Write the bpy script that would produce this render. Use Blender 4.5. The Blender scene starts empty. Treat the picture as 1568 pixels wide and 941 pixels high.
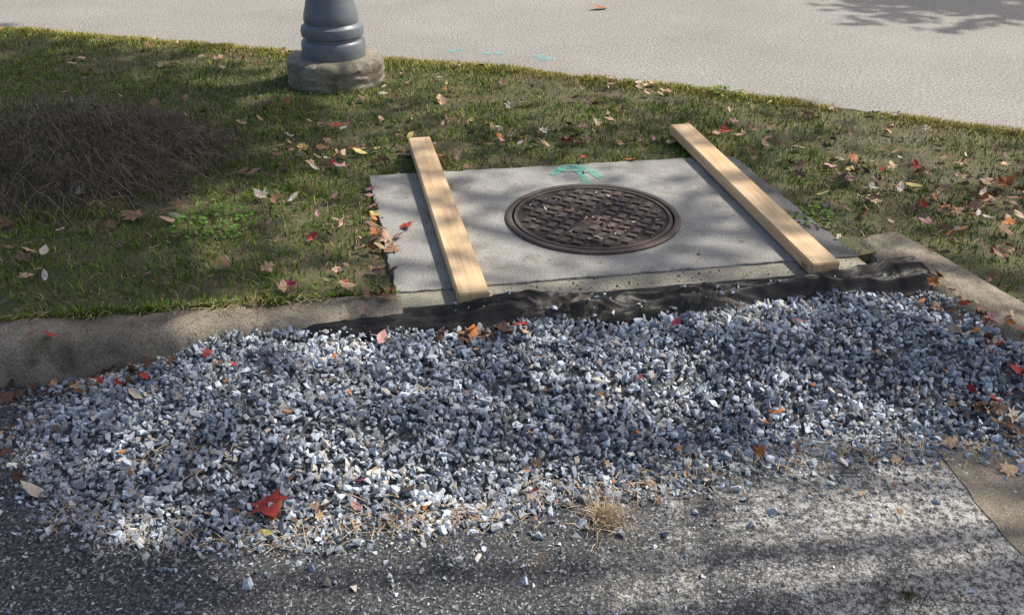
import bpy, bmesh, math, random
import numpy as np
from mathutils import Vector, Matrix, noise
random.seed(7); rng=np.random.default_rng(7)
S=bpy.context.scene
# ------------------------------------------------------------------ helpers
def link(o,parent=None):
    S.collection.objects.link(o)
    if parent: o.parent=parent
    return o
def empty(name,loc=(0,0,0)):
    e=bpy.data.objects.new(name,None); e.location=loc; e.empty_display_size=.2
    return link(e)
def np_mesh(name,V,loops,starts,mat,cols=None,parent=None,smooth=False):
    me=bpy.data.meshes.new(name)
    V=np.asarray(V,dtype=np.float32)
    me.vertices.add(len(V)); me.vertices.foreach_set('co',V.ravel())
    me.loops.add(len(loops)); me.loops.foreach_set('vertex_index',np.asarray(loops,dtype=np.int32))
    me.polygons.add(len(starts)); me.polygons.foreach_set('loop_start',np.asarray(starts,dtype=np.int32))
    me.update(calc_edges=True)
    if cols is not None:
        a=me.color_attributes.new('Col','FLOAT_COLOR','POINT')
        c=np.ones((len(V),4),dtype=np.float32); c[:,:3]=cols
        a.data.foreach_set('color',c.ravel())
    me.polygons.foreach_set('use_smooth',np.full(len(starts),smooth))
    me.materials.append(mat)
    return link(bpy.data.objects.new(name,me),parent)
def py_mesh(name,V,F,mat,parent=None,smooth=False,bevel=0):
    me=bpy.data.meshes.new(name); me.from_pydata([tuple(v) for v in V],[],F); me.update()
    bm=bmesh.new(); bm.from_mesh(me); bmesh.ops.recalc_face_normals(bm,faces=bm.faces); bm.to_mesh(me); bm.free()
    if smooth: me.polygons.foreach_set('use_smooth',[True]*len(me.polygons))
    me.materials.append(mat)
    o=link(bpy.data.objects.new(name,me),parent)
    if bevel:
        m=o.modifiers.new('bevel','BEVEL'); m.width=bevel; m.segments=3; m.limit_method='ANGLE'
    return o
def prism(name,poly,z0,z1,mat,parent=None,bevel=0):
    n=len(poly); V=[(x,y,z0) for x,y in poly]+[(x,y,z1) for x,y in poly]
    F=[list(range(n))[::-1],list(range(n,2*n))]+[[i,(i+1)%n,n+(i+1)%n,n+i] for i in range(n)]
    return py_mesh(name,V,F,mat,parent,bevel=bevel)
def sheet(name,poly,z,mat,parent=None):
    o=py_mesh(name,[(x,y,z) for x,y in poly],[list(range(len(poly)))],mat,parent)
    if o.data.polygons[0].normal.z<0: o.data.flip_normals()
    return o
def lathe(name,prof,mat,loc,parent=None,seg=64,smooth=True):
    V=[];F=[]
    for r,z in prof:
        for k in range(seg):
            a=2*math.pi*k/seg; V.append((loc[0]+r*math.cos(a),loc[1]+r*math.sin(a),loc[2]+z))
    for i in range(len(prof)-1):
        for k in range(seg):
            k2=(k+1)%seg; F.append([i*seg+k,i*seg+k2,(i+1)*seg+k2,(i+1)*seg+k])
    F.append([k for k in range(seg)][::-1]); F.append([(len(prof)-1)*seg+k for k in range(seg)])
    o=py_mesh(name,V,F,mat,parent,smooth=smooth)
    if smooth:
        m=o.modifiers.new('es','EDGE_SPLIT'); m.split_angle=math.radians(38)
    return o
def inpoly(P,poly):
    x,y=P[:,0],P[:,1]; ins=np.zeros(len(P),bool); n=len(poly)
    for i in range(n):
        x1,y1=poly[i]; x2,y2=poly[(i+1)%n]
        if y1==y2: continue
        c=((y1>y)!=(y2>y))&(x<(x2-x1)*(y-y1)/(y2-y1)+x1); ins^=c
    return ins
def segdist(P,line):
    d=np.full(len(P),1e9)
    for (a,b) in zip(line[:-1],line[1:]):
        a=np.array(a);b=np.array(b);ab=b-a
        t=np.clip(((P-a)@ab)/(ab@ab),0,1)
        q=a+t[:,None]*ab; d=np.minimum(d,np.hypot(*(P-q).T))
    return d
def nz(P,scale,off=0.0):
    return np.array([noise.noise((p[0]*scale+off,p[1]*scale-off,off)) for p in P])
def smooth01(t): t=np.clip(t,0,1); return t*t*(3-2*t)
# ------------------------------------------------------------------ materials
def mat(name):
    m=bpy.data.materials.new(name); m.use_nodes=True
    nt=m.node_tree; b=nt.nodes['Principled BSDF']; b.inputs['Roughness'].default_value=.85
    return m,nt,b
class NB:
    def __init__(s,nt):
        s.nt=nt; s.tc=nt.nodes.new('ShaderNodeTexCoord'); s.co=s.tc.outputs['Object']
    def n(s,t,**k):
        nd=s.nt.nodes.new(t)
        for a,v in k.items(): setattr(nd,a,v)
        return nd
    def L(s,a,b): s.nt.links.new(a,b)
    def noise(s,scale,detail=4,rough=.6,co=None):
        nd=s.n('ShaderNodeTexNoise'); nd.inputs['Scale'].default_value=scale
        nd.inputs['Detail'].default_value=detail; nd.inputs['Roughness'].default_value=rough
        s.L(co or s.co,nd.inputs['Vector']); return nd.outputs['Fac']
    def vor(s,scale,out='Distance',feature='F1',rand=1):
        nd=s.n('ShaderNodeTexVoronoi',feature=feature); nd.inputs['Scale'].default_value=scale
        nd.inputs['Randomness'].default_value=rand
        s.L(s.co,nd.inputs['Vector']); return nd.outputs[out]
    def ramp(s,fac,stops,interp='LINEAR'):
        nd=s.n('ShaderNodeValToRGB'); cr=nd.color_ramp; cr.interpolation=interp
        while len(cr.elements)<len(stops): cr.elements.new(.5)
        for e,(p,c) in zip(cr.elements,stops):
            e.position=p; e.color=(c,c,c,1) if isinstance(c,(int,float)) else (*c,1)
        s.L(fac,nd.inputs['Fac']); return nd.outputs['Color']
    def mix(s,f,a,b,mode='MIX'):
        nd=s.n('ShaderNodeMix',data_type='RGBA',blend_type=mode)
        for i,v in ((0,f),(6,a),(7,b)):
            inp=nd.inputs[i]
            if isinstance(v,(int,float)): inp.default_value=v if i==0 else (v,v,v,1)
            elif isinstance(v,tuple): inp.default_value=(*v,1)
            else: s.L(v,inp)
        return nd.outputs[2]
    def math(s,op,a,b=None):
        nd=s.n('ShaderNodeMath',operation=op)
        for i,v in enumerate((a,b)):
            if v is None: continue
            if isinstance(v,(int,float)): nd.inputs[i].default_value=v
            else: s.L(v,nd.inputs[i])
        return nd.outputs[0]
    def bump(s,h,strength,dist,b):
        nd=s.n('ShaderNodeBump'); nd.inputs['Strength'].default_value=strength; nd.inputs['Distance'].default_value=dist
        s.L(h,nd.inputs['Height']); s.L(nd.outputs['Normal'],b.inputs['Normal'])
    def xyz(s):
        nd=s.n('ShaderNodeSeparateXYZ'); s.L(s.co,nd.inputs[0]); return nd.outputs
def concrete(name,c1,c2,stain=(.12,.10,.07),stain_amt=.5,speck=.35):
    m,nt,b=mat(name); N=NB(nt)
    base=N.mix(N.ramp(N.noise(3,4,.65),[(.3,0.),(.7,1.)]),c1,c2)
    st=N.ramp(N.noise(6.5,6,.7),[(.5,0.),(.70,1.)])
    base=N.mix(N.math('MULTIPLY',st,stain_amt),base,stain)
    sp=N.ramp(N.noise(170,2,.7),[(.34,.5),(.5,1.),(.66,1.35)])
    base=N.mix(speck*2 if speck<.5 else 1.,base,sp,'MULTIPLY')
    pit=N.ramp(N.vor(55),[(.06,.35),(.13,1.)])
    pm=N.ramp(N.noise(9,2),[(.5,0.),(.62,1.)])
    base=N.mix(N.math('MULTIPLY',pm,.8),base,N.mix(1.,base,pit,'MULTIPLY'))
    N.L(base,b.inputs['Base Color'])
    h=N.math('ADD',N.noise(120,3,.7),N.math('MULTIPLY',N.noise(14,3),1.5))
    N.bump(h,.6,.007,b); return m
M_slab=concrete('slab_concrete',(.39,.38,.35),(.28,.275,.255),(.15,.13,.10),.6,.48)
M_strip=concrete('edge_concrete',(.37,.345,.27),(.28,.265,.205),(.15,.13,.09),.4)
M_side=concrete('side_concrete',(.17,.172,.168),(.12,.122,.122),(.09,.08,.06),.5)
M_curb=concrete('curb_concrete',(.33,.285,.215),(.175,.155,.115),(.07,.058,.034),.95,.49)
M_ped=concrete('pedestal_concrete',(.34,.30,.23),(.2,.18,.14),(.09,.08,.05),.7,.48)
# road
M_road,nt,b=mat('road_asphalt'); N=NB(nt)
base=N.mix(N.ramp(N.noise(.9,4),[(.3,0.),(.7,1.)]),(.29,.275,.25),(.355,.34,.31))
sp=N.ramp(N.noise(60,4,.85),[(.36,.34),(.46,.8),(.56,1.08),(.66,1.8)])
base=N.mix(1.,base,sp,'MULTIPLY'); N.L(base,b.inputs['Base Color'])
N.bump(N.noise(60,3,.85),.8,.012,b)
# parking lot asphalt
M_lot,nt,b=mat('lot_asphalt'); N=NB(nt); X=N.xyz()
dark=N.mix(N.ramp(N.noise(95,4,.85),[(.46,0.),(.64,1.)]),(.024,.026,.029),(.18,.18,.182))
light=N.mix(N.ramp(N.noise(48,6,.95),[(.46,0.),(.54,1.)]),(.05,.05,.048),(.62,.60,.56))
pos=N.math('ADD',N.math('MULTIPLY',X[0],.12),N.math('MULTIPLY',X[1],.02))
f=N.math('ADD',N.noise(3.1,10,.98),pos)
msk=N.ramp(f,[(.58,0.),(.67,.95)])
base=N.mix(msk,dark,light)
br=N.ramp(N.noise(5.5,5,.7),[(.58,0.),(.7,.6)])
base=N.mix(br,base,(.13,.10,.065))
ws=N.ramp(N.noise(130,2,.5),[(.63,0.),(.67,1.)])
base=N.mix(ws,base,(.5,.5,.48))
N.L(base,b.inputs['Base Color']); N.bump(N.noise(80,3,.85),.9,.013,b)
# soil / lawn bed
M_soil,nt,b=mat('lawn_soil'); N=NB(nt)
base=N.mix(N.ramp(N.noise(7,4,.7),[(.35,0.),(.65,1.)]),(.05,.06,.02),(.12,.09,.05))
base=N.mix(N.ramp(N.noise(70,3,.8),[(.45,0.),(.65,1.)]),base,(.07,.09,.025))
N.L(base,b.inputs['Base Color'])
M_far,nt,b=mat('far_grass'); N=NB(nt)
base=N.mix(N.noise(.6,4,.7),(.05,.07,.02),(.09,.09,.035)); N.L(base,b.inputs['Base Color'])
def vcol(name,rough=.8,bumpy=0,spec=.3,plain=False):
    m,nt,b=mat(name); N=NB(nt)
    a=N.n('ShaderNodeAttribute',attribute_name='Col'); c=a.outputs['Color']
    if plain:
        d=N.n('ShaderNodeBsdfDiffuse'); N.L(c,d.inputs['Color']); nt.nodes.remove(b)
        N.L(d.outputs[0],nt.nodes['Material Output'].inputs['Surface']); return m
    v=N.ramp(N.noise(180,3,.7),[(.3,.66),(.7,1.3)])
    c=N.mix(1.,c,v,'MULTIPLY')
    N.L(c,b.inputs['Base Color']); b.inputs['Roughness'].default_value=rough
    b.inputs['Specular IOR Level'].default_value=spec
    if bumpy: N.bump(N.noise(320,2,.7),bumpy,.002,b)
    return m
M_stone=vcol('crushed_stone',.75,0,.4); M_grass=vcol('grass_blade',plain=True)
M_leaf=vcol('dead_leaf',.6,0,.3); M_straw=vcol('dry_straw',plain=True)
M_crown=vcol('tree_foliage',plain=True)
M_gbase,nt,b=mat('gravel_gap_shade'); N=NB(nt)
N.L(N.ramp(N.noise(130,3,.8),[(.35,(.03,.032,.036)),(.65,(.15,.155,.165))]),b.inputs['Base Color'])  # bed colour darkened, so shade in the gaps between stones is painted in
# wood
M_wood,nt,b=mat('pine_lumber'); N=NB(nt)
mp=N.n('ShaderNodeMapping'); mp.inputs['Scale'].default_value=(30,1.2,30); N.L(N.co,mp.inputs['Vector'])
g=N.noise(1.6,5,.65,mp.outputs[0])
base=N.ramp(g,[(.3,(.56,.36,.18)),(.5,(.68,.48,.27)),(.7,(.75,.58,.36))])
kn=N.n('ShaderNodeTexVoronoi'); mk=N.n('ShaderNodeMapping'); mk.inputs['Scale'].default_value=(7,2.6,7); N.L(N.co,mk.inputs['Vector'])
N.L(mk.outputs[0],kn.inputs['Vector']); kn.inputs['Scale'].default_value=1.0
kf=N.ramp(kn.outputs['Distance'],[(.05,1.),(.12,0.)])
base=N.mix(kf,base,(.25,.11,.035))
base=N.mix(N.ramp(N.noise(9,4,.7),[(.54,0.),(.78,.5)]),base,(.36,.25,.15))
N.L(base,b.inputs['Base Color']); b.inputs['Roughness'].default_value=.6; N.bump(g,.3,.002,b)
# cast iron
M_iron,nt,b=mat('rusty_cast_iron'); N=NB(nt)
base=N.mix(N.ramp(N.noise(14,4,.7),[(.35,0.),(.65,1.)]),(.070,.052,.045),(.115,.083,.068))
base=N.mix(N.ramp(N.noise(60,3,.7),[(.55,0.),(.7,.6)]),base,(.18,.145,.12))
N.L(base,b.inputs['Base Color']); b.inputs['Metallic'].default_value=.15; b.inputs['Roughness'].default_value=.6; N.bump(N.noise(140,3,.7),.4,.003,b)
M_irond,nt,b=mat('cover_grooves'); N=NB(nt)
N.L(N.ramp(N.noise(60,4,.75),[(.42,(.018,.014,.011)),(.58,(.045,.033,.026)),(.72,(.16,.12,.085))]),b.inputs['Base Color'])
# fabric
M_fab,nt,b=mat('geotextile'); N=NB(nt); X=N.xyz()
d1=N.ramp(N.noise(12,6,.75),[(.50,0.),(.62,.8)])
dx=N.math('ABSOLUTE',N.math('SUBTRACT',X[0],.17)); z1=N.ramp(dx,[(.05,.8),(.20,0.)])
dx2=N.math('ABSOLUTE',N.math('SUBTRACT',X[0],.62)); z2=N.ramp(dx2,[(.05,.3),(.2,0.)])
zone=N.math('ADD',N.math('ADD',z1,z2),.03)
base=N.mix(N.math('MULTIPLY',d1,zone),(.0105,.010,.010),(.30,.255,.20))
base=N.mix(N.ramp(N.noise(200,2,.6),[(.70,0.),(.74,.5)]),base,(.3,.3,.29))
N.L(base,b.inputs['Base Color']); b.inputs['Roughness'].default_value=.5; b.inputs['Specular IOR Level'].default_value=.32
N.bump(N.noise(420,1),.12,.002,b)
# lamp paint
M_paint,nt,b=mat('lamp_paint'); N=NB(nt)
base=N.mix(N.ramp(N.noise(18,5,.7),[(.45,0.),(.75,1.)]),(.15,.175,.20),(.21,.22,.225))
N.L(base,b.inputs['Base Color']); b.inputs['Roughness'].default_value=.4; N.bump(N.noise(60,3),.1,.002,b)
M_glass,nt,b=mat('frosted_glass'); b.inputs['Base Color'].default_value=(.7,.7,.66,1); b.inputs['Roughness'].default_value=.3
# spray paint
def spray(name,col,a0,a1,mx_):
    m,nt,b=mat(name); N=NB(nt); b.inputs['Base Color'].default_value=(*col,1)
    tr=N.n('ShaderNodeBsdfTransparent'); mx=N.n('ShaderNodeMixShader')
    N.L(N.ramp(N.noise(60,5,.88),[(a0,0.),(a1,mx_)]),mx.inputs[0]); N.L(tr.outputs[0],mx.inputs[1]); N.L(b.outputs[0],mx.inputs[2])
    N.L(mx.outputs[0],nt.nodes['Material Output'].inputs['Surface']); return m
M_spray=spray('turquoise_spray',(.16,.55,.43),.41,.58,.85)
M_spray2=spray('faded_cyan_spray',(.22,.58,.56),.44,.60,.8)
M_bark,nt,b=mat('bark'); N=NB(nt); N.L(N.ramp(N.noise(12,4,.8),[(.35,(.04,.03,.022)),(.65,(.13,.10,.075))]),b.inputs['Base Color'])
# ------------------------------------------------------------------ layout (metres)
def road_edge(x):
    return np.interp(x,[-40,-4,-1.5,-.1,1.26,1.94,2.77,12,40],[18.3,7.52,6.72,6.32,5.74,5.36,4.95,.6,-12])
LB=lambda x:3.117+.158*x
slab=[(-.398,2.944),(1.383,3.259),(1.114,4.525),(-.678,4.241)]
rc_outer=[(1.60,3.60),(1.70,3.36),(1.83,2.98),(2.03,2.25),(2.70,-.4),(4.1,-6)]
lawn_poly=[(-40,LB(-40)-.08),(-.42,LB(-.42)-.08),(-.3,3.1),(1.3,3.36),(1.50,3.46),(1.60,3.3),(1.72,2.98),(1.92,2.25),(2.59,-.4),(3.98,-6),(40,-6),(40,30),(-40,30)]
g_bottom=[(-1.52,2.74),(-1.50,2.35),(-1.26,2.02),(-1.05,1.94),(-.66,1.90),(-.32,1.97),(-.04,2.02),(.12,2.12),(.40,2.15),(.71,2.24),(.92,2.29),(1.22,2.33),(1.78,2.22)]
g_top=[(1.80,2.3),(1.74,2.5),(1.60,3.06),(1.5,3.16),(.87,3.06),(.5,2.98),(.15,2.96),(-.15,2.9),(-.70,2.83),(-1.52,2.74)]
g_poly=g_bottom+g_top[:-1]
def gH(P):
    d=segdist(P,g_bottom); e=nz(P,3.0,5.)*.030+nz(P,9,9.)*.012
    top=-.022-.03*smooth01((-P[:,0]-.2)/1.2)
    return -.15+(top+.15)*smooth01(d/.5)+e*smooth01(d/.2)
road_x=np.concatenate([np.linspace(-40,-5,20),np.linspace(-4.9,4.5,260),np.linspace(5,40,20)])
sheet('ground',[(-400,-400),(400,-400),(400,400),(-400,400)],-.32,M_far)
sheet('parking_lot',[(-38,-30),(38,-30),(38,3.3),(-38,3.3)],-.15,M_lot)
prism('lawn',lawn_poly,-.31,-.02,M_soil)
ne=[(x,road_edge(x)+.05*noise.noise((x*4,0,0))+.03*noise.noise((x*19,3,0))) for x in road_x]
fe=[(x+2.8,road_edge(x)+6.6) for x in road_x[::-1]]
n=len(ne); V=[(x,y,-.016) for x,y in ne]+[(x,y,-.016) for x,y in fe[::-1]]
py_mesh('road',V,[[i,i+1,n+i+1,n+i] for i in range(n-1)],M_road)
# ---- curbs
def sweep_curb(name,path,mt,scale=1.,step=.04,seed=0):
    P=[Vector(p) for p in path]; pts=[]
    for a,b_ in zip(P[:-1],P[1:]):
        L=(b_-a).length; st=step if max(abs(a.x),abs(a.y))<7 else .5
        k=max(1,int(L/st)); pts+=[a.lerp(b_,i/k) for i in range(k)]
    pts.append(P[-1]); prof=[(0,-.3),(0,-.01),(.012,.0),(.06,.002),(.11,.0),(.15,-.006),(.175,-.02),(.19,-.045),(.2,-.09),(.208,-.15),(.21,-.3)]
    V=[];F=[];m=len(prof)
    for i,p in enumerate(pts):
        d=(pts[min(i+1,len(pts)-1)]-pts[max(i-1,0)]).normalized(); o=Vector((d.y,-d.x))
        for j,(w,z) in enumerate(prof):
            q=p+o*w*scale
            nn=noise.noise((q.x*9+seed,q.y*9,z*9))*.014+noise.noise((q.x*30,q.y*30,z*30))*.010
            V.append((q.x+o.x*nn,q.y+o.y*nn,z+(nn if 0<j<m-1 else 0)))
    for i in range(len(pts)-1):
        for j in range(m-1): F.append([i*m+j,i*m+j+1,(i+1)*m+j+1,(i+1)*m+j])
    F.append(list(range(m))); F.append([(len(pts)-1)*m+j for j in range(m)][::-1])
    return py_mesh(name,V,F,mt,smooth=True)
for k,(xa,xb) in enumerate([(-.405,-1.86),(-1.872,-4.9),(-4.912,-38)]):
    sweep_curb('concrete_curb',[(xb,LB(xb)),(xa,LB(xa))],M_curb,.95,.02,seed=k*3)
sweep_curb('concrete_curb',rc_outer,M_curb,1.18,.02,seed=11)
gpe=[(1.27+.015*noise.noise((t*9,0,0))+(2.45-t)*.09+max(0,1.9-t)*.16,t) for t in np.linspace(2.45,.6,40)]
gp=gpe+[(2.6,-2.5),(2.95,-2.5),(2.1,.4),(1.83,2.25),(1.75,2.6)]
sheet('gutter_pan',gp,-.1475,M_curb)
# ---- inlet slab
inlet=empty('storm_drain_slab',(.35,3.7,0)); 
def wp(o):
    o.matrix_parent_inverse=inlet.matrix_world.inverted(); return o
bpy.context.view_layer.update()
sv=[Vector(p) for p in slab]
def sp(u,v):
    a=sv[0].lerp(sv[1],u); b_=sv[3].lerp(sv[2],u); return tuple(a.lerp(b_,v))
def rough_quad(u0,u1,v0,v1,k=60,amp=.006,seed=0):
    pts=[]
    for (a,b_) in (((u0,v0),(u1,v0)),((u1,v0),(u1,v1)),((u1,v1),(u0,v1)),((u0,v1),(u0,v0))):
        for i in range(k):
            t=i/k; x,y=sp(a[0]+(b_[0]-a[0])*t,a[1]+(b_[1]-a[1])*t)
            c=0 if i==0 else 1
            pts.append((x+c*amp*(noise.noise((x*13,y*13,seed))+.6*noise.noise((x*45,y*45,seed))),y+c*amp*(noise.noise((y*13,x*13,seed+5))+.6*noise.noise((y*45,x*45,seed)))))
    return pts
wp(prism('slab_top',rough_quad(0,.945,.085,1,seed=1,amp=.014),-.2,0.0,M_slab,inlet,.004))
wp(prism('front_lip',rough_quad(0,1,0,.083,seed=2,amp=.008),-.2,-.008,M_strip,inlet,.004))
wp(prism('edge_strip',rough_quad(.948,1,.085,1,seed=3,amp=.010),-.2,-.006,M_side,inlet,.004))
wp(sheet('box_wall',[(-.6,2.93),(1.5,3.25),(1.5,3.1),(-.6,2.78)],-.145,M_side,inlet))
# ---- manhole
mc=(.345,3.735); R=.372
mh=empty('manhole_cover',(mc[0],mc[1],0)); 
lathe('frame_ring',[(R-.026,0.001),(R-.026,.010),(R-.020,.012),(R-.004,.012),(R,.009),(R,.001)],M_iron,(0,0,0),mh,128)
lathe('cover_disc',[(.001,.0045),(R-.033,.0045),(R-.032,.001)][::-1],M_irond,(0,0,0),mh,128)
lathe('cover_rim',[(R-.050,.002),(R-.050,.0095),(R-.036,.0105),(R-.033,.002)],M_iron,(0,0,0),mh,128)
bm=bmesh.new(); pit=.056; th=math.radians(62)
def bar(cx,cy,lx,ly,h):
    r=bmesh.ops.create_cube(bm,size=1)
    for v in r['verts']:
        top=v.co.z>0; sx=lx*(.88 if top else 1); sy=ly*(.88 if top else 1)
        x=v.co.x*sx+cx; y=v.co.y*sy+cy
        v.co=Vector((x*math.cos(th)-y*math.sin(th),x*math.sin(th)+y*math.cos(th),h if top else .002))
for i in range(-7,8):
    for j in range(-7,8):
        cx,cy=i*pit,j*pit
        if abs(cx)<.12 and abs(cy)<.03: continue
        if math.hypot(cx,cy)>R-.075: continue
        if (i+j)%2: bar(cx,cy,.050,.034,.013)
        else: bar(cx,cy,.026,.044,.013)
bar(0,0,.22,.040,.010)
for k in range(-5,6):
    bar(k*.018,.005,.007,.016,.0125); bar(k*.018,-.011,.011,.005,.0125)
me=bpy.data.meshes.new('raised_pattern'); bm.to_mesh(me); bm.free(); me.materials.append(M_iron)
link(bpy.data.objects.new('raised_pattern',me),mh)
# ---- lumber boards
def board(far,near,w,t,z,tilt=0):
    far=Vector(far);near=Vector(near); L=(far-near).length; d=(far-near).normalized()
    bm=bmesh.new(); bmesh.ops.create_cube(bm,size=1)
    for v in bm.verts: v.co=Vector((v.co.x*w,v.co.y*L,v.co.z*t))
    bmesh.ops.bevel(bm,geom=bm.edges[:],offset=.004,segments=2,affect='EDGES')
    me=bpy.data.meshes.new('wooden_board'); bm.to_mesh(me); bm.free(); me.materials.append(M_wood)
    o=link(bpy.data.objects.new('wooden_board',me)); c=(far+near)/2
    o.location=(c.x,c.y,z+t/2+.002+math.sin(tilt)*L/2); o.rotation_euler=(tilt,0,math.atan2(-d.x,d.y)); return o
board((-.470,4.618),(-.135,2.955),.112,.046,0,math.radians(.5))
board((.886,4.842),(1.176,3.187),.112,.05,0,math.radians(.3))
# ---- filter fabric: loose sheet draped from the slab lip over the front and tucked under the stones
path=[(-.78,2.79,-.045),(-.68,2.82,-.03),(-.45,2.845,-.02),(-.25,2.865,-.012),(-.12,2.90,-.004),(.02,2.935,-.002),(.2,2.945,-.003),(.35,2.955,-.006),(.5,2.96,-.003),(.7,3.0,-.003),(.87,3.035,-.003),(1.05,3.08,-.003),(1.25,3.13,-.002),(1.42,3.17,.006),(1.53,3.19,.018),(1.57,3.17,.008)]
wid=[.3,.55,.62,.75,1.0,1.12,1.08,1.0,1.0,1.05,1.05,1.05,1.0,1.1,1.05,.4]
nu,nv=900,56; V=[];F=[]
tt=np.linspace(0,len(path)-1,nu); pa=np.array(path); idx=np.arange(len(path))
cx=np.interp(tt,idx,pa[:,0]);cy=np.interp(tt,idx,pa[:,1]);cz=np.interp(tt,idx,pa[:,2]);cw=np.interp(tt,idx,wid)
ker=np.ones(35)/35
def sm(a): return np.convolve(np.pad(a,17,'edge'),ker,'valid')
cx,cy,cz,cw=sm(cx),sm(cy),sm(cz),sm(cw)
def ridge(x,y,z): return 1-2*abs(noise.noise((x,y,z)))
vs=np.linspace(0,1,nv)
py_=np.interp(vs,[0,.25,.5,.72,.88,1],[.085,.055,.005,-.048,-.078,-.092]); pz_=np.interp(vs,[0,.12,.35,.55,.75,1],[-.004,.009,.022,.022,.0,-.055])
for i in range(nu):
    u=cx[i]; sh=.022*noise.noise((u*4,0,0))+.014*noise.noise((u*13,4,0))
    for k in range(nv):
        v=vs[k]; env=math.sin(math.pi*min(1,max(0,v*.92+.04)))
        w1=v+.25*noise.noise((u*1.6,2,0))+.10*noise.noise((u*5,6,0))
        f=.024*(ridge(u*1.3,w1*3.2,1)-.55)+.014*(ridge(u*3.0+w1*2,w1*5.,5)-.55)+.006*(ridge(u*8-w1*5,w1*6,9)-.5)+.0025*(ridge(u*22+w1*6,w1*11,3)-.5)+.010*noise.noise((u*4,w1*2,8))
        e=.012*noise.noise((u*11,0,3 if v>.5 else 8))*abs(2*v-1)
        V.append((u+.010*noise.noise((u*9,w1*3,2)),cy[i]+(py_[k]+sh+e)*cw[i]+f*.25,cz[i]+pz_[k]*cw[i]+f*(.35+env)*min(1,cw[i])))
for i in range(nu-1):
    for k in range(nv-1): F.append([i*nv+k,i*nv+k+1,(i+1)*nv+k+1,(i+1)*nv+k])
py_mesh('filter_fabric',V,F,M_fab,smooth=True)
FV=np.array(V).reshape(nu,nv,3)
# ---- spray paint
def stroke(name,pts,w,z,parent=None):
    P=[Vector(p) for p in pts]; V=[]
    for i,p in enumerate(P):
        d=(P[min(i+1,len(P)-1)]-P[max(i-1,0)]).normalized(); o=Vector((-d.y,d.x))*w*(.5+.25*noise.noise((p.x*30,p.y*30,0)))
        V+=[(p.x+o.x,p.y+o.y,z),(p.x-o.x,p.y-o.y,z)]
    return V,[[2*i,2*i+1,2*i+3,2*i+2] for i in range(len(P)-1)]
def lerpn(pts,n=12):
    a=np.array(pts,float); t=np.linspace(0,len(a)-1,n); return [(float(np.interp(q,range(len(a)),a[:,0])),float(np.interp(q,range(len(a)),a[:,1]))) for q in t]
ar=empty('painted_arrow',(.30,4.27,0))
for k,(pts,w) in enumerate([([(.35,4.12),(.335,4.22),(.305,4.36)],.040),([(.305,4.365),(.24,4.33),(.185,4.24)],.040),([(.305,4.365),(.37,4.31),(.42,4.20)],.040),([(.20,4.30),(.3,4.295),(.42,4.28)],.028)]):
    V,F=stroke('s',lerpn(pts),w,.003+.0012*k); V=[(x-.30,y-4.27,z) for x,y,z in V]
    py_mesh('stroke_%d'%(k+1),V,F,M_spray,ar)
rm=empty('utility_paint_marks',(0,6.6,0))
for k,(pts,w) in enumerate([([(-.43,6.70),(-.38,6.78),(-.36,6.74)],.07),([(-.20,6.66),(-.13,6.68),(-.05,6.66)],.06),([(.17,6.62),(.22,6.54),(.26,6.48)],.08)]):
    V,F=stroke('s',lerpn(pts,6),w,-.012); V=[(x,y-6.6,z) for x,y,z in V]
    py_mesh('mark_%d'%(k+1),V,F,M_spray2,rm)
# ---- street lamp
lx,ly=-1.118,5.99
lamp=empty('street_lamp',(lx,ly,0))
fp=[(.30,-.1)]+[(.302+.004*((i*7)%3-1),-.04+i*.017) for i in range(9)]+[(.298,.122),(.286,.134),(.27,.14),(.2,.142),(.1,.142),(.001,.142)]
o=lathe('concrete_footing',fp,M_ped,(0,0,0),lamp,120)
for v in o.data.vertices:
    w=noise.noise((v.co.x*7,v.co.y*7,v.co.z*9))*.03+noise.noise((v.co.x*26,v.co.y*26,v.co.z*26))*.022; v.co.x*=1+w; v.co.y*=1+w; v.co.z+=w*.5 if v.co.z<.14 or v.co.x**2+v.co.y**2>.05 else 0
prof=[(.195,.14),(.198,.15),(.198,.225),(.190,.24),(.178,.247),(.176,.262),(.190,.27),(.194,.30),(.188,.325),(.170,.338),(.166,.345),(.170,.36),(.166,.40),(.150,.455),(.138,.52),(.131,.60),(.128,.70),(.14,.71),(.142,.74),(.12,.76),(.10,.80),(.085,.9),(.06,3.1),(.085,3.12),(.085,3.16),(.05,3.2),(.11,3.28),(.12,3.3)]
lathe('fluted_post',prof,M_paint,(0,0,0),lamp,64)
lathe('lantern_globe',[(.12,3.3),(.17,3.4),(.2,3.55),(.19,3.7),(.15,3.8)],M_glass,(0,0,0),lamp,32)
lathe('lantern_cap',[(.21,3.8),(.2,3.83),(.1,3.93),(.03,3.97),(.03,4.02),(.001,4.08)],M_paint,(0,0,0),lamp,32)
# ------------------------------------------------------------------ ground height for scatter
def Z(P):
    z=np.full(len(P),-.15)
    z[inpoly(P,lawn_poly)]=-.02
    g=inpoly(P,g_poly); 
    if g.any(): z[g]=gH(P[g])
    lc=(P[:,0]<-.4)&(P[:,1]<LB(P[:,0]))&(P[:,1]>LB(P[:,0])-.175); z[lc]=.005
    rcin=[(x-.24,y-.07) for x,y in rc_outer]; z[inpoly(P,rc_outer+rcin[::-1])]=.003
    z[inpoly(P,slab)]=.002
    z[P[:,1]>road_edge(P[:,0])]=-.014
    return z
def oncurb(P): return (P[:,0]<-.35)&(P[:,1]>LB(P[:,0])-.205)
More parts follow.
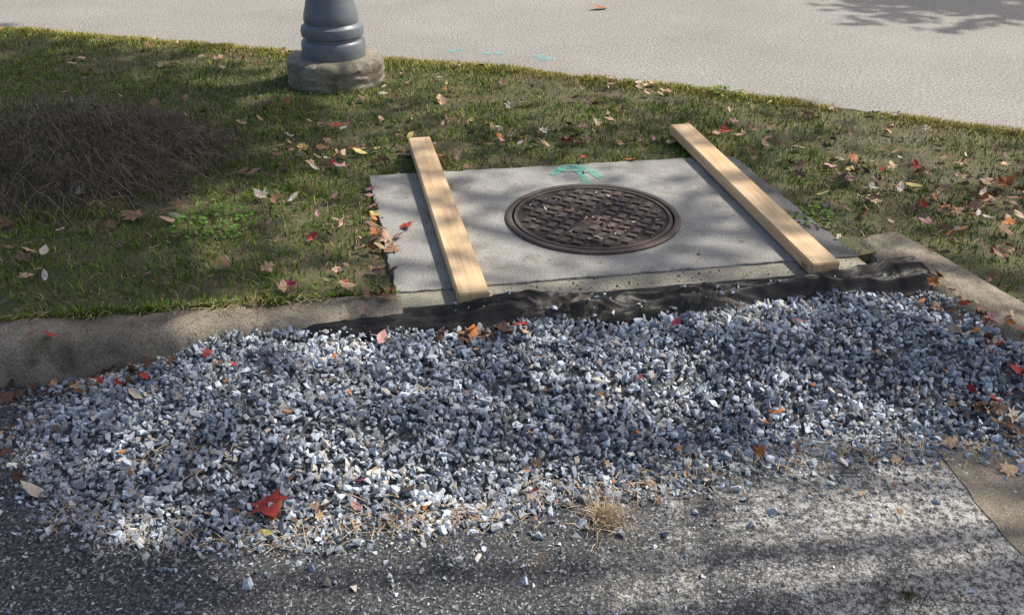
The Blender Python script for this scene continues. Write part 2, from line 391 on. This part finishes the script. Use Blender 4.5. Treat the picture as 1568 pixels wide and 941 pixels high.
# ------------------------------------------------------------------ gravel
gx=np.arange(-1.54,1.84,.03); gy=np.arange(1.86,3.2,.03); GX,GY=np.meshgrid(gx,gy); GP=np.c_[GX.ravel(),GY.ravel()]
ins=inpoly(GP,g_poly); hz=gH(GP)-.016; hz[~ins]=-.165
loops=[];nx=len(gx)
V=np.c_[GP,hz]
for j in range(len(gy)-1):
    for i in range(nx-1):
        q=[j*nx+i,j*nx+i+1,(j+1)*nx+i+1,(j+1)*nx+i]
        if ins[q].any() : loops+=q
gravel=empty('gravel_pile')
np_mesh('gravel_bed',V,loops,np.arange(0,len(loops),4),M_gbase,parent=gravel)
protos=[]
for k in range(14):
    bm=bmesh.new(); npnt=random.choice([8,10,12])
    for i in range(npnt):
        v=Vector((random.gauss(0,1),random.gauss(0,1),random.gauss(0,1))).normalized()*random.uniform(.85,1.1)
        bm.verts.new((v.x*1.2,v.y*.92,v.z*.68))
    bmesh.ops.convex_hull(bm,input=bm.verts[:]); 
    loose=[v for v in bm.verts if not v.link_faces]; bmesh.ops.delete(bm,geom=loose,context='VERTS')
    bmesh.ops.triangulate(bm,faces=bm.faces[:]); bm.verts.index_update(); bm.verts.ensure_lookup_table()
    protos.append((np.array([v.co[:] for v in bm.verts]),np.array([[v.index for v in f.verts] for f in bm.faces]))); bm.free()
def rotmats(n,flat=1.0):
    q=rng.normal(size=(n,4)); q[:,1:3]*=flat; q/=np.linalg.norm(q,axis=1)[:,None]; w,x,y,z=q.T
    return np.stack([np.stack([1-2*(y*y+z*z),2*(x*y-z*w),2*(x*z+y*w)],1),np.stack([2*(x*y+z*w),1-2*(x*x+z*z),2*(y*z-x*w)],1),np.stack([2*(x*z-y*w),2*(y*z+x*w),1-2*(x*x+y*y)],1)],1)
def stones(name,P3,size,cols,parent):
    n=len(P3); Rm=rotmats(n,.7); pk=rng.integers(0,len(protos),n); VV=[];LL=[];CC=[];off=0
    for k,(pv,pf) in enumerate(protos):
        s=np.where(pk==k)[0]
        if not len(s): continue
        v=np.einsum('nij,vj->nvi',Rm[s],pv)*size[s][:,None,None]+P3[s][:,None,:]
        VV.append(v.reshape(-1,3)); CC.append(np.repeat(cols[s],len(pv),0))
        LL.append((pf[None]+(off+np.arange(len(s))*len(pv))[:,None,None]).reshape(-1)); off+=len(s)*len(pv)
    L=np.concatenate(LL); np_mesh(name,np.concatenate(VV),L,np.arange(0,len(L),3),M_stone,np.concatenate(CC),parent)
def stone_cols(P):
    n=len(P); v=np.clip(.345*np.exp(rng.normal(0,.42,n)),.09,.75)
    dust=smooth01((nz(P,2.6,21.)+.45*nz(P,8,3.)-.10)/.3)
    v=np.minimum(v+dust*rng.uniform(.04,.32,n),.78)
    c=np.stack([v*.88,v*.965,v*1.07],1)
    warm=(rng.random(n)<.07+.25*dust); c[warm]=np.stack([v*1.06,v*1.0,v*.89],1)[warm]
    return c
n=28000; P=np.c_[rng.uniform(-1.56,1.84,n),rng.uniform(1.86,3.2,n)]
edge=segdist(P,g_bottom); keep=inpoly(P,g_poly)&~((edge<.07)&(rng.random(n)>edge/.07*.8+.25)); P=P[keep]
size=np.clip(.0106*np.exp(rng.normal(0,.32,len(P))),.005,.023)
z=gH(P)+rng.uniform(-.013,.008,len(P))
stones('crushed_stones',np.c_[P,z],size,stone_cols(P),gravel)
n=5200; gb=np.array(g_bottom); ii=rng.integers(0,len(gb)-1,n); base=gb[ii]+(gb[ii+1]-gb[ii])*rng.random(n)[:,None]
P=base+rng.normal(0,1,(n,2))*np.where(rng.random(n)<.78,.04,.15)[:,None]; P=P[P[:,1]<2.9]; P=P[~inpoly(P,lawn_poly)]; P=P[~oncurb(P)]
size=np.clip(.0062*np.exp(rng.normal(0,.5,len(P))),.002,.018); z=np.maximum(Z(P),-.15)+size*.4
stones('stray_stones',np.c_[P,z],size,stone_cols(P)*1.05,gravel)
P=np.c_[rng.uniform(-1.4,1.6,3600),rng.uniform(1.3,2.3,3600)]; size=np.clip(.0024*np.exp(rng.normal(0,.6,len(P))),.001,.009)
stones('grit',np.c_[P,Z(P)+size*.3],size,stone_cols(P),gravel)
P=np.c_[rng.uniform(-.1,1.35,320),np.zeros(320)]; P[:,1]=3.0+.17*P[:,0]+np.abs(rng.normal(0,.05,320)); size=np.clip(.003*np.exp(rng.normal(0,.5,len(P))),.0015,.008)
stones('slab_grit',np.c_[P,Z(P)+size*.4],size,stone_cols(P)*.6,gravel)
P=[];
for c,k,s in ((.72,26,.05),(.78,12,.09),(-.1,10,.08),(.35,8,.12),(.25,10,.05),(1.2,6,.15)):
    for _ in range(k):
        x=random.gauss(c,s); i=int(np.argmin(abs(cx-x))); kk=random.randint(int(nv*.25),int(nv*.75)); P.append(FV[i,kk]+[0,0,.004])
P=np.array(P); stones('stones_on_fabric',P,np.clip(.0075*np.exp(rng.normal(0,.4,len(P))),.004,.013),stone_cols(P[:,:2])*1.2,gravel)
# ------------------------------------------------------------------ blades
def blades(name,P3,h,w,lean,cols,mt,parent=None,tipdark=.6):
    n=len(P3); a=rng.uniform(0,2*np.pi,n); la=rng.uniform(0,2*np.pi,n)
    d=np.c_[np.cos(a),np.sin(a),np.zeros(n)]*w[:,None]*.5; l=np.c_[np.cos(la),np.sin(la),np.zeros(n)]*(lean*h)[:,None]
    up=np.zeros((n,3)); up[:,2]=h*np.sqrt(np.clip(1-.7*np.minimum(lean,1.1)**2,.05,1))
    b0=P3-d;b1=P3+d;m0=P3+up*.6+l*.35-d*.8;m1=P3+up*.6+l*.35+d*.8;t=P3+up+l
    V=np.stack([b0,b1,m1,m0,t],1).reshape(-1,3)
    o=(np.arange(n)*5)[:,None]; L=np.concatenate([o+[0,1,2,3],o+[3,2,4]],1).reshape(-1)
    st=((np.arange(n)*7)[:,None]+[0,4]).reshape(-1)
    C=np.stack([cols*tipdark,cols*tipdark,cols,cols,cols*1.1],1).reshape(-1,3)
    return np_mesh(name,V,L,st,mt,C,parent)
n=400000; P=np.c_[rng.uniform(-6.2,5.0,n),rng.uniform(.8,8.2,n)]
q=70000; ex=rng.uniform(-5.6,4.6,q); P=np.r_[P,np.c_[ex,road_edge(ex)+.05-np.abs(rng.normal(0,.11,q))]]; n+=q
q=9000; ex=rng.uniform(-3.6,-.42,q); P=np.r_[P,np.c_[ex,LB(ex)-.05*rng.random(q)**2]]; n+=q
slabm=[sp(.012,.0),sp(.988,0),sp(.988,.988),sp(.012,.988)]
ok=inpoly(P,lawn_poly)&(P[:,1]<road_edge(P[:,0])+.05*rng.random(n)+.03*nz(P,5,1.))&~inpoly(P,slabm)&~((P[:,0]<-.4)&(P[:,1]<LB(P[:,0])-.02-.03*nz(P,4,3.)))
rco=[(x-.27,y-.03) for x,y in rc_outer]; ok&=~inpoly(P,rc_outer+rco[::-1]); ok&=np.hypot(P[:,0]-lx,P[:,1]-ly)>.285
ok&=(P[:,0]>-.56*P[:,1]-1.3)&(P[:,0]<.56*P[:,1]+1.0)
P=P[ok]
b1=nz(P,1.3,2.); b2=nz(P,5,4.); b3=nz(P,14,8.)
bare=smooth01((b1*.8+b2*.8+b3*.5-.08)/.35)
right=smooth01((P[:,0]-1.2)/1.2); bare=np.clip(bare+right*.32-.12*(P[:,0]<-.6),0,1)
k=rng.random(len(P))>bare*.55; P=P[k];bare=bare[k]
n=len(P); r=rng.random(n); green=np.array([.11,.205,.028]); yg=np.array([.25,.30,.055]); tan=np.array([.43,.33,.18]); brn=np.array([.20,.135,.075])
C=np.tile(green,(n,1))*rng.uniform(.4,1.5,n)[:,None]
m=r<.33; C[m]=yg*rng.uniform(.6,1.3,m.sum())[:,None]
m=rng.random(n)<.09+.48*bare; C[m]=tan*rng.uniform(.5,1.2,m.sum())[:,None]
m=rng.random(n)<.04+.30*bare; C[m]=brn*rng.uniform(.6,1.2,m.sum())[:,None]
re=road_edge(P[:,0])-P[:,1]; m=(rng.random(n)<np.exp(-np.clip(re,0,9)/.19)*.9); C[m]=np.array([.60,.54,.20])*rng.uniform(.6,1.2,m.sum())[:,None]
cb=(P[:,0]<-.4)&(P[:,1]<LB(P[:,0])+.01)
h=rng.uniform(.014,.048,n)*(1-.3*bare)*np.where(re<.03,.65,1)*(1+.6*nz(P,3.3,6.)); w=rng.uniform(.0025,.0058,n); lean=rng.uniform(.1,1.3,n)
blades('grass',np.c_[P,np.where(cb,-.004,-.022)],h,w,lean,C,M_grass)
def weed(c,rad,k,size,col):
    Vs=[];L=[];Cc=[]
    for i in range(k):
        a=random.uniform(0,6.28); r=rad*math.sqrt(random.random()); p=Vector((c[0]+r*math.cos(a),c[1]+r*math.sin(a),-.02+random.uniform(.015,.035)))
        d=Vector((math.cos(a),math.sin(a),random.uniform(-.3,.6))).normalized()*size*random.uniform(.6,1.2); s=Vector((-math.sin(a),math.cos(a),random.uniform(-.3,.3)))*size*.33
        o=len(Vs); Vs+=[p,p+d*.45+s,p+d,p+d*.45-s]; L+=[o,o+1,o+2,o+3]; q=random.uniform(.7,1.3); Cc+=[[col[0]*q,col[1]*q,col[2]*q]]*4
    np_mesh('weed',[v[:] for v in Vs],L,np.arange(0,len(L),4),M_grass,Cc)
weed((-1.27,3.68),.18,190,.026,(.10,.20,.045)); weed((1.3,5.66),.10,50,.035,(.19,.26,.06)); weed((1.30,3.74),.10,60,.03,(.09,.16,.04))
def tuft(name,c,k,hh,col,spread):
    a=rng.uniform(0,6.28,k); r=np.abs(rng.normal(0,spread*.35,k)); P3=np.c_[c[0]+r*np.cos(a),c[1]+r*np.sin(a),np.full(k,c[2])]
    C=np.array(col)*rng.uniform(.5,1.25,k)[:,None]; blades(name,P3,rng.uniform(.4,1,k)*hh,np.full(k,.0022),rng.uniform(.2,1.3,k),C,M_straw)
tuft('dry_grass_tuft',(.25,1.99,-.15),420,.085,(.66,.53,.36),.10)
tuft('dry_grass_tuft',(-.92,2.93,-.02),110,.09,(.45,.34,.22),.25)
tuft('dry_grass_tuft',(.98,1.72,-.15),400,.016,(.17,.15,.07),.2)
def straw(P,ln,col,lo=.006,hi=.02):
    n=len(P); a=rng.uniform(0,np.pi,n); d=np.c_[np.cos(a),np.sin(a),rng.normal(0,.12,n)]*ln[:,None]*.5; s=np.c_[-np.sin(a),np.cos(a),np.zeros(n)]*.0010
    c=np.c_[P,Z(P)+rng.uniform(lo,hi,n)]
    V=np.stack([c-d-s,c-d+s,c+s*1.3+[0,0,.003],c+d+s*.5,c+d-s*.5,c-s*1.3+[0,0,.003]],1).reshape(-1,3); o=(np.arange(n)*6)[:,None]
    L=(o+[0,1,2,5]).reshape(-1,4); L2=(o+[5,2,3,4]).reshape(-1,4); L=np.concatenate([L,L2],1).reshape(-1)
    return V,L,np.repeat(col,6,0)
n=560; ii=rng.integers(2,len(gb)-1,n); base=gb[ii]+(gb[ii+1]-gb[ii])*rng.random(n)[:,None]; P=base+rng.normal(0,.035,(n,2))-[0,.01]
xx=rng.uniform(-2.2,-.45,260)
P=np.r_[P,np.c_[rng.normal(-.95,.10,60),rng.normal(2.2,.04,60)],np.c_[rng.normal(-.35,.10,50),rng.normal(1.99,.03,50)],np.c_[xx,LB(xx)-np.abs(rng.normal(0,.05,260))]]
P=P[(P[:,1]<2.9)|(P[:,0]<-.4)]
col=np.array([.50,.38,.24])*rng.uniform(.35,1.2,len(P))[:,None]; ln=rng.uniform(.012,.055,len(P))*np.where(rng.random(len(P))<.1,2,1)
V,L,Cc=straw(P,ln,col); np_mesh('straw_debris',V,L,np.arange(0,len(L),4),M_straw,Cc)
n=9000; P=np.c_[rng.uniform(-4.6,3.8,n),rng.uniform(2.4,7.4,n)]; P=P[inpoly(P,lawn_poly)&~inpoly(P,slab)&(P[:,1]<road_edge(P[:,0]))&(P[:,1]>LB(P[:,0]))]
col=np.array([.36,.27,.17])*rng.uniform(.3,1.4,len(P))[:,None]
V,L,Cc=straw(P,rng.uniform(.015,.06,len(P)),col,.012,.034); np_mesh('thatch',V,L,np.arange(0,len(L),4),M_straw,Cc)
# ------------------------------------------------------------------ shrub (bare, tangled)
n=5000; VV=[];LL=[];CC=[]; c0=np.array([-2.25,4.45])
for i in range(n):
    a=random.uniform(0,6.283); r=math.sqrt(random.random())*random.uniform(.8,1.15); p=Vector((c0[0]+r*.85*math.cos(a),c0[1]+r*.75*math.sin(a),-.02+random.uniform(0,.30)*max(0,1-r*r)))
    d=Vector((random.gauss(0,1)+math.cos(a)*.6,random.gauss(0,1)+math.sin(a)*.6,random.gauss(0,.45)+.3)).normalized(); L=random.uniform(.10,.34); w=random.uniform(.0010,.0024); s=d.cross(Vector((0,0,1))).normalized()*w
    up=Vector((0,0,1)); q=random.uniform(.3,2.4); o=len(VV)
    for t in (0,.33,.66,1):
        c=p+d*L*t-up*(L*.5*t*t); c.z=max(c.z,-.015); f=1-.6*t; VV+=[(c+s*f)[:],(c-s*f)[:]]
    for t in range(3): LL+=[o+2*t,o+2*t+1,o+2*t+3,o+2*t+2]
    CC+=[[.10*q,.082*q,.068*q]]*8
np_mesh('bare_shrub',VV,LL,np.arange(0,len(LL),4),M_straw,CC)
# ------------------------------------------------------------------ fallen leaves
maple=[(0,-.5),(.12,-.22),(.42,-.30),(.32,-.08),(.55,.12),(.24,.14),(.22,.32),(0,.62),(-.22,.32),(-.24,.14),(-.55,.12),(-.32,-.08),(-.42,-.30),(-.12,-.22)]
oval=[(0,-.5),(.17,-.28),(.25,0),(.18,.28),(0,.55),(-.18,.28),(-.25,0),(-.17,-.28)]
pal=dict(red=(.46,.06,.045),orange=(.55,.20,.06),tan=(.50,.34,.21),brown=(.24,.135,.08),pink=(.52,.28,.26),yellow=(.58,.48,.16),dark=(.13,.075,.05),magenta=(.42,.05,.10),pale=(.58,.51,.42))
LV=[];LLp=[];LS=[];LC=[]
def leaf(x,y,size,kind,col,z=None,tilt=.35):
    if z is None: z=float(Z(np.array([[x,y]]))[0])
    on_l=(z<-.015 and z>-.025); z+=(.028 if on_l else .012)
    o=len(LV); pts=maple if kind else oval; curl=random.uniform(-.2,.9); Rm=Matrix.Rotation(random.uniform(0,6.28),3,'Z')@Matrix.Rotation(random.gauss(0,tilt),3,'X')@Matrix.Rotation(random.gauss(0,tilt),3,'Y')
    q=random.uniform(.6,1.2); c=[min(.9,v*q) for v in col]
    LV.append((x,y,z)); LC.append([v*.8 for v in c])
    for px,py in pts:
        v=Rm@Vector((px,py,curl*(px*px+py*py*.5)+random.uniform(-.06,.06)))*size
        LV.append((x+v.x,y+v.y,max(z+v.z,z-.008))); q2=random.uniform(.8,1.15); LC.append([t*q2 for t in c])
    for i in range(len(pts)):
        LS.append(len(LLp)); LLp.extend([o,o+1+i,o+1+(i+1)%len(pts)])
def pick(ks,ws): return pal[random.choices(ks,ws)[0]]
mixk=(['tan','brown','pink','red','orange','yellow','dark','pale'],[36,32,8,2,3,2,12,12])
cnt=0
while cnt<560:
    x=random.uniform(-4.2,3.6); y=random.uniform(3.0,7.4); q=np.array([[x,y]])
    if not inpoly(q,lawn_poly)[0] or inpoly(q,slab)[0] or y>road_edge(x)-.05: continue
    if x<-.4 and y<LB(x)+.05: continue
    if x<-1.2 and random.random()<.55: continue
    leaf(x,y,random.uniform(.03,.078),random.random()<.4,pick(*mixk),tilt=.5); cnt+=1
def cluster(cx_,cy_,sx,sy,n,ks=mixk,size=(.03,.07),rot=0):
    for _ in range(n):
        a,b_=random.gauss(0,sx),random.gauss(0,sy); x=cx_+a*math.cos(rot)-b_*math.sin(rot); y=cy_+a*math.sin(rot)+b_*math.cos(rot)
        leaf(x,y,random.uniform(*size),random.random()<.4,pick(*ks),tilt=.5)
warm=(['orange','red','brown','tan','dark','pink','pale'],[14,7,30,26,12,5,6])
cluster(-.85,4.55,.22,.14,38); cluster(-.1,4.75,.35,.15,28); cluster(.55,4.85,.25,.12,26); cluster(2.0,4.0,.28,.25,70,warm); cluster(2.45,3.5,.2,.35,80,warm); cluster(1.62,4.15,.16,.16,18,warm)
cluster(-.52,3.3,.05,.22,26,warm,rot=.2); cluster(-.62,3.65,.08,.2,10); cluster(1.6,2.86,.05,.18,60,warm,(.025,.055),rot=.25); cluster(1.50,2.45,.1,.08,24,warm)
cluster(-1.42,2.66,.16,.05,40,(['brown','red','tan','dark','orange'],[40,6,20,24,8]),(.025,.06)); cluster(-1.55,2.35,.08,.18,24,(['brown','tan','dark'],[1,1,1]),(.02,.05))
cluster(-.12,2.78,.07,.035,24,(['brown','orange','dark','tan'],[4,2,2,2]),(.03,.065)); cluster(-2.1,4.3,.5,.3,30,(['brown','dark'],[1,1]))
cluster(1.25,2.26,.3,.04,24,(['tan','brown','orange'],[3,3,1]),(.015,.035)); cluster(.55,2.15,.3,.05,18,(['tan','brown','pale'],[3,2,1]),(.015,.035)); cluster(-.5,1.98,.3,.04,18,(['tan','brown','pink'],[3,2,1]),(.015,.04))
for _ in range(90):
    x=random.uniform(-1.3,1.55); y=random.uniform(1.95,2.75); leaf(x,y,random.uniform(.010,.032),False,pick(['orange','tan','brown','red','pale'],[3,5,5,1,2]))
for x,y,s,k,c in [(-.672,2.03,.11,1,'red'),(-.65,2.00,.07,1,'orange'),(-.66,1.93,.05,0,'yellow'),(-.43,2.03,.05,0,'pink'),(-.43,2.12,.045,0,'magenta'),(-.29,2.09,.04,1,'dark'),(.03,2.83,.055,1,'red'),(-.82,3.09,.075,1,'magenta'),(-.55,3.52,.08,1,'brown'),(-1.62,3.75,.11,1,'brown'),(-.14,2.78,.10,0,'orange'),(.56,2.83,.055,0,'magenta'),(.83,2.45,.05,0,'orange'),(.78,2.41,.045,1,'orange'),(.74,2.28,.05,1,'orange'),(.99,2.84,.045,1,'red'),(1.63,2.58,.07,1,'red'),(-.44,2.76,.07,0,'pink'),(2.35,3.95,.13,1,'orange'),(2.28,4.12,.1,1,'orange'),(.28,4.72,.09,1,'magenta'),(.74,8.2,.16,0,'orange'),(1.40,4.0,.07,0,'yellow'),(1.85,4.1,.08,0,'yellow'),(1.62,4.3,.08,0,'yellow'),(.35,3.5,.05,0,'pale'),(.58,4.45,.07,0,'orange'),(-1.2,2.52,.08,0,'pale'),(-1.35,2.1,.09,0,'pale'),(.38,2.33,.03,0,'orange'),(-.9,2.6,.03,0,'red'),(1.45,2.2,.06,1,'tan'),(1.62,4.45,.05,0,'pale')]:
    leaf(x,y,s,k,pal[c],tilt=.25)
for _ in range(70):
    u,v=random.random(),random.random(); x,y=sp(u,.1+.88*v); leaf(x,y,random.uniform(.006,.02),False,pick(['brown','tan','dark'],[1,1,1]),z=.002)
for _ in range(110):
    a=random.uniform(0,6.28); r=random.uniform(0,.3); leaf(mc[0]+r*math.cos(a),mc[1]+r*math.sin(a)-.03,random.uniform(.008,.028),False,pick(['pale','tan','brown','dark'],[2,3,2,2]),z=.001)
np_mesh('fallen_leaves',LV,LLp,LS,M_leaf,np.array(LC))
# ------------------------------------------------------------------ shade trees (out of frame, right)
EL=math.radians(50); hx,hy=-.92,-.392
trav=Vector((hx*math.cos(EL),hy*math.cos(EL),-math.sin(EL))).normalized(); kx,ky=-hx/math.tan(EL),-hy/math.tan(EL)
def tube(name,pts,rads,mt,parent,seg=12):
    V=[];F=[]; P=[Vector(p) for p in pts]
    for i,p in enumerate(P):
        d=(P[min(i+1,len(P)-1)]-P[max(i-1,0)]).normalized(); a=d.orthogonal().normalized(); b_=d.cross(a)
        for k in range(seg):
            t=2*math.pi*k/seg; q=p+(a*math.cos(t)+b_*math.sin(t))*rads[i]*(1+.1*noise.noise((k,i,0))); V.append(q[:])
    for i in range(len(P)-1):
        for k in range(seg): F.append([i*seg+k,i*seg+(k+1)%seg,(i+1)*seg+(k+1)%seg,(i+1)*seg+k])
    return py_mesh(name,V,F,mt,parent,True)
def make_tree(tb,trunk,lobes,s0,s1):
    tree=empty('shade_tree',(0,0,0)); tb=Vector(tb)
    tube('trunk',[tb+Vector(p) for p in trunk],list(np.linspace(.32,.10,len(trunk))),M_bark,tree)
    top=tb+Vector(trunk[-1]); mid=tb+Vector(trunk[-2]); VA=[];CA=[]
    for k,(tx,ty,hh,rr,n) in enumerate(lobes):
        c=Vector((tx+hh*kx,ty+hh*ky,hh)); st=mid.lerp(top,(k*.37)%1)
        tube('limb_%d'%(k+1),[st,st.lerp(c,.5)+Vector((0,0,.3)),c],[.05,.028,.01],M_bark,tree,7)
        v=rng.normal(size=(n,3)); v/=np.linalg.norm(v,axis=1)[:,None]; v*=rr*rng.uniform(.25,1.12,n)[:,None]; v[:,2]*=.75
        nv_=np.array([noise.noise_vector(Vector(q)*1.6+c)[:] for q in v])*.5
        p=v+nv_+np.array(c); s=rng.uniform(s0,s1,n)[:,None]*(1.35 if n>900 else 1)
        a=rng.normal(size=(n,3))*[1,1,.6]; a/=np.linalg.norm(a,axis=1)[:,None]; b_=np.cross(a,rng.normal(size=(n,3))); b_/=np.linalg.norm(b_,axis=1)[:,None]
        VA.append(np.stack([p-a*s,p+b_*s*.6,p+a*s,p-b_*s*.6],1).reshape(-1,3))
        g=rng.random(n); q=rng.uniform(.6,1.4,n); CA.append(np.repeat(np.stack([(.09+.2*g)*q,.11*q,.025*q],1),4,0))
    VA=np.concatenate(VA); np_mesh('crown',VA,np.arange(len(VA)),np.arange(0,len(VA),4),M_crown,np.concatenate(CA),tree)
# each lobe: where its shade falls (x,y), height, radius, leaf count
make_tree((8.6,3.6,-.1),[(0,0,0),(-.05,.03,1.2),(-.2,.15,3.),(-.5,.3,5),(-1.0,.8,7)],
 [(-3.6,2.6,7.6,1.3,2600),(-3.0,4.2,8.0,1.3,2500),(-3.4,5.7,8.3,1.25,2000),(-4.6,6.2,8.3,1.25,2000),(-2.3,1.7,7.2,1.15,2600),(-2.2,3.0,7.6,.9,1600),(-1.6,3.3,7.6,.6,150),(-2.2,4.8,8.2,1.0,1200),(-1.2,5.0,8.4,.9,180),(-.1,4.5,8.0,1.0,170),(-.5,2.4,7.4,.9,80),(.6,3.4,7.8,.9,180),(1.5,4.3,8.4,1.0,190),(1.6,2.5,8.0,1.0,100),(2.8,3.5,8.6,1.0,200),(-1.5,1.45,6.8,.7,1100),(-.85,.95,6.8,.6,1000),(0,1.0,7,.5,260),(.6,5.1,8.2,.6,90),(-4.8,3.8,8,1.4,2200),(-3.3,1.,7.6,1.2,1800)],.05,.11)  # heavy left lobes are added, unseen, to darken the left and near-left ground
make_tree((10.6,11.6,-.1),[(0,0,0),(0,0,1.5),(-.1,0,3.5),(-.2,.1,5.5),(-.3,.1,7)],
 [(4.0,8.6,7,1.0,950),(4.9,10.3,8,1.3,700),(6.0,10,6.5,1.4,800),(6.4,9,8.6,1.2,700)],.06,.12)
# ------------------------------------------------------------------ light, world, camera
sun=bpy.data.lights.new('sun','SUN'); sun.energy=5.0; sun.angle=math.radians(.53); sun.color=(1,.94,.84)
so=link(bpy.data.objects.new('sun',sun)); so.rotation_euler=trav.to_track_quat('-Z','Y').to_euler()
W=bpy.data.worlds.new('World'); S.world=W; W.use_nodes=True; nt=W.node_tree
sk=nt.nodes.new('ShaderNodeTexSky'); sk.sky_type='NISHITA'; sk.sun_disc=False; sk.sun_elevation=EL; sk.sun_rotation=math.atan2(-hx,-hy); sk.dust_density=4; sk.ozone_density=.3
nt.links.new(sk.outputs[0],nt.nodes['Background'].inputs['Color']); nt.nodes['Background'].inputs['Strength'].default_value=.15
cam=bpy.data.cameras.new('camera'); co=link(bpy.data.objects.new('camera',cam)); co.location=(0,0,1.6); co.rotation_euler=(math.radians(90-28.6),0,0)
cam.sensor_width=36; cam.lens=36*1450/1568; cam.clip_end=2000; S.camera=co
S.view_settings.view_transform='Standard'; S.view_settings.look='None'; S.view_settings.exposure=0
print('done')
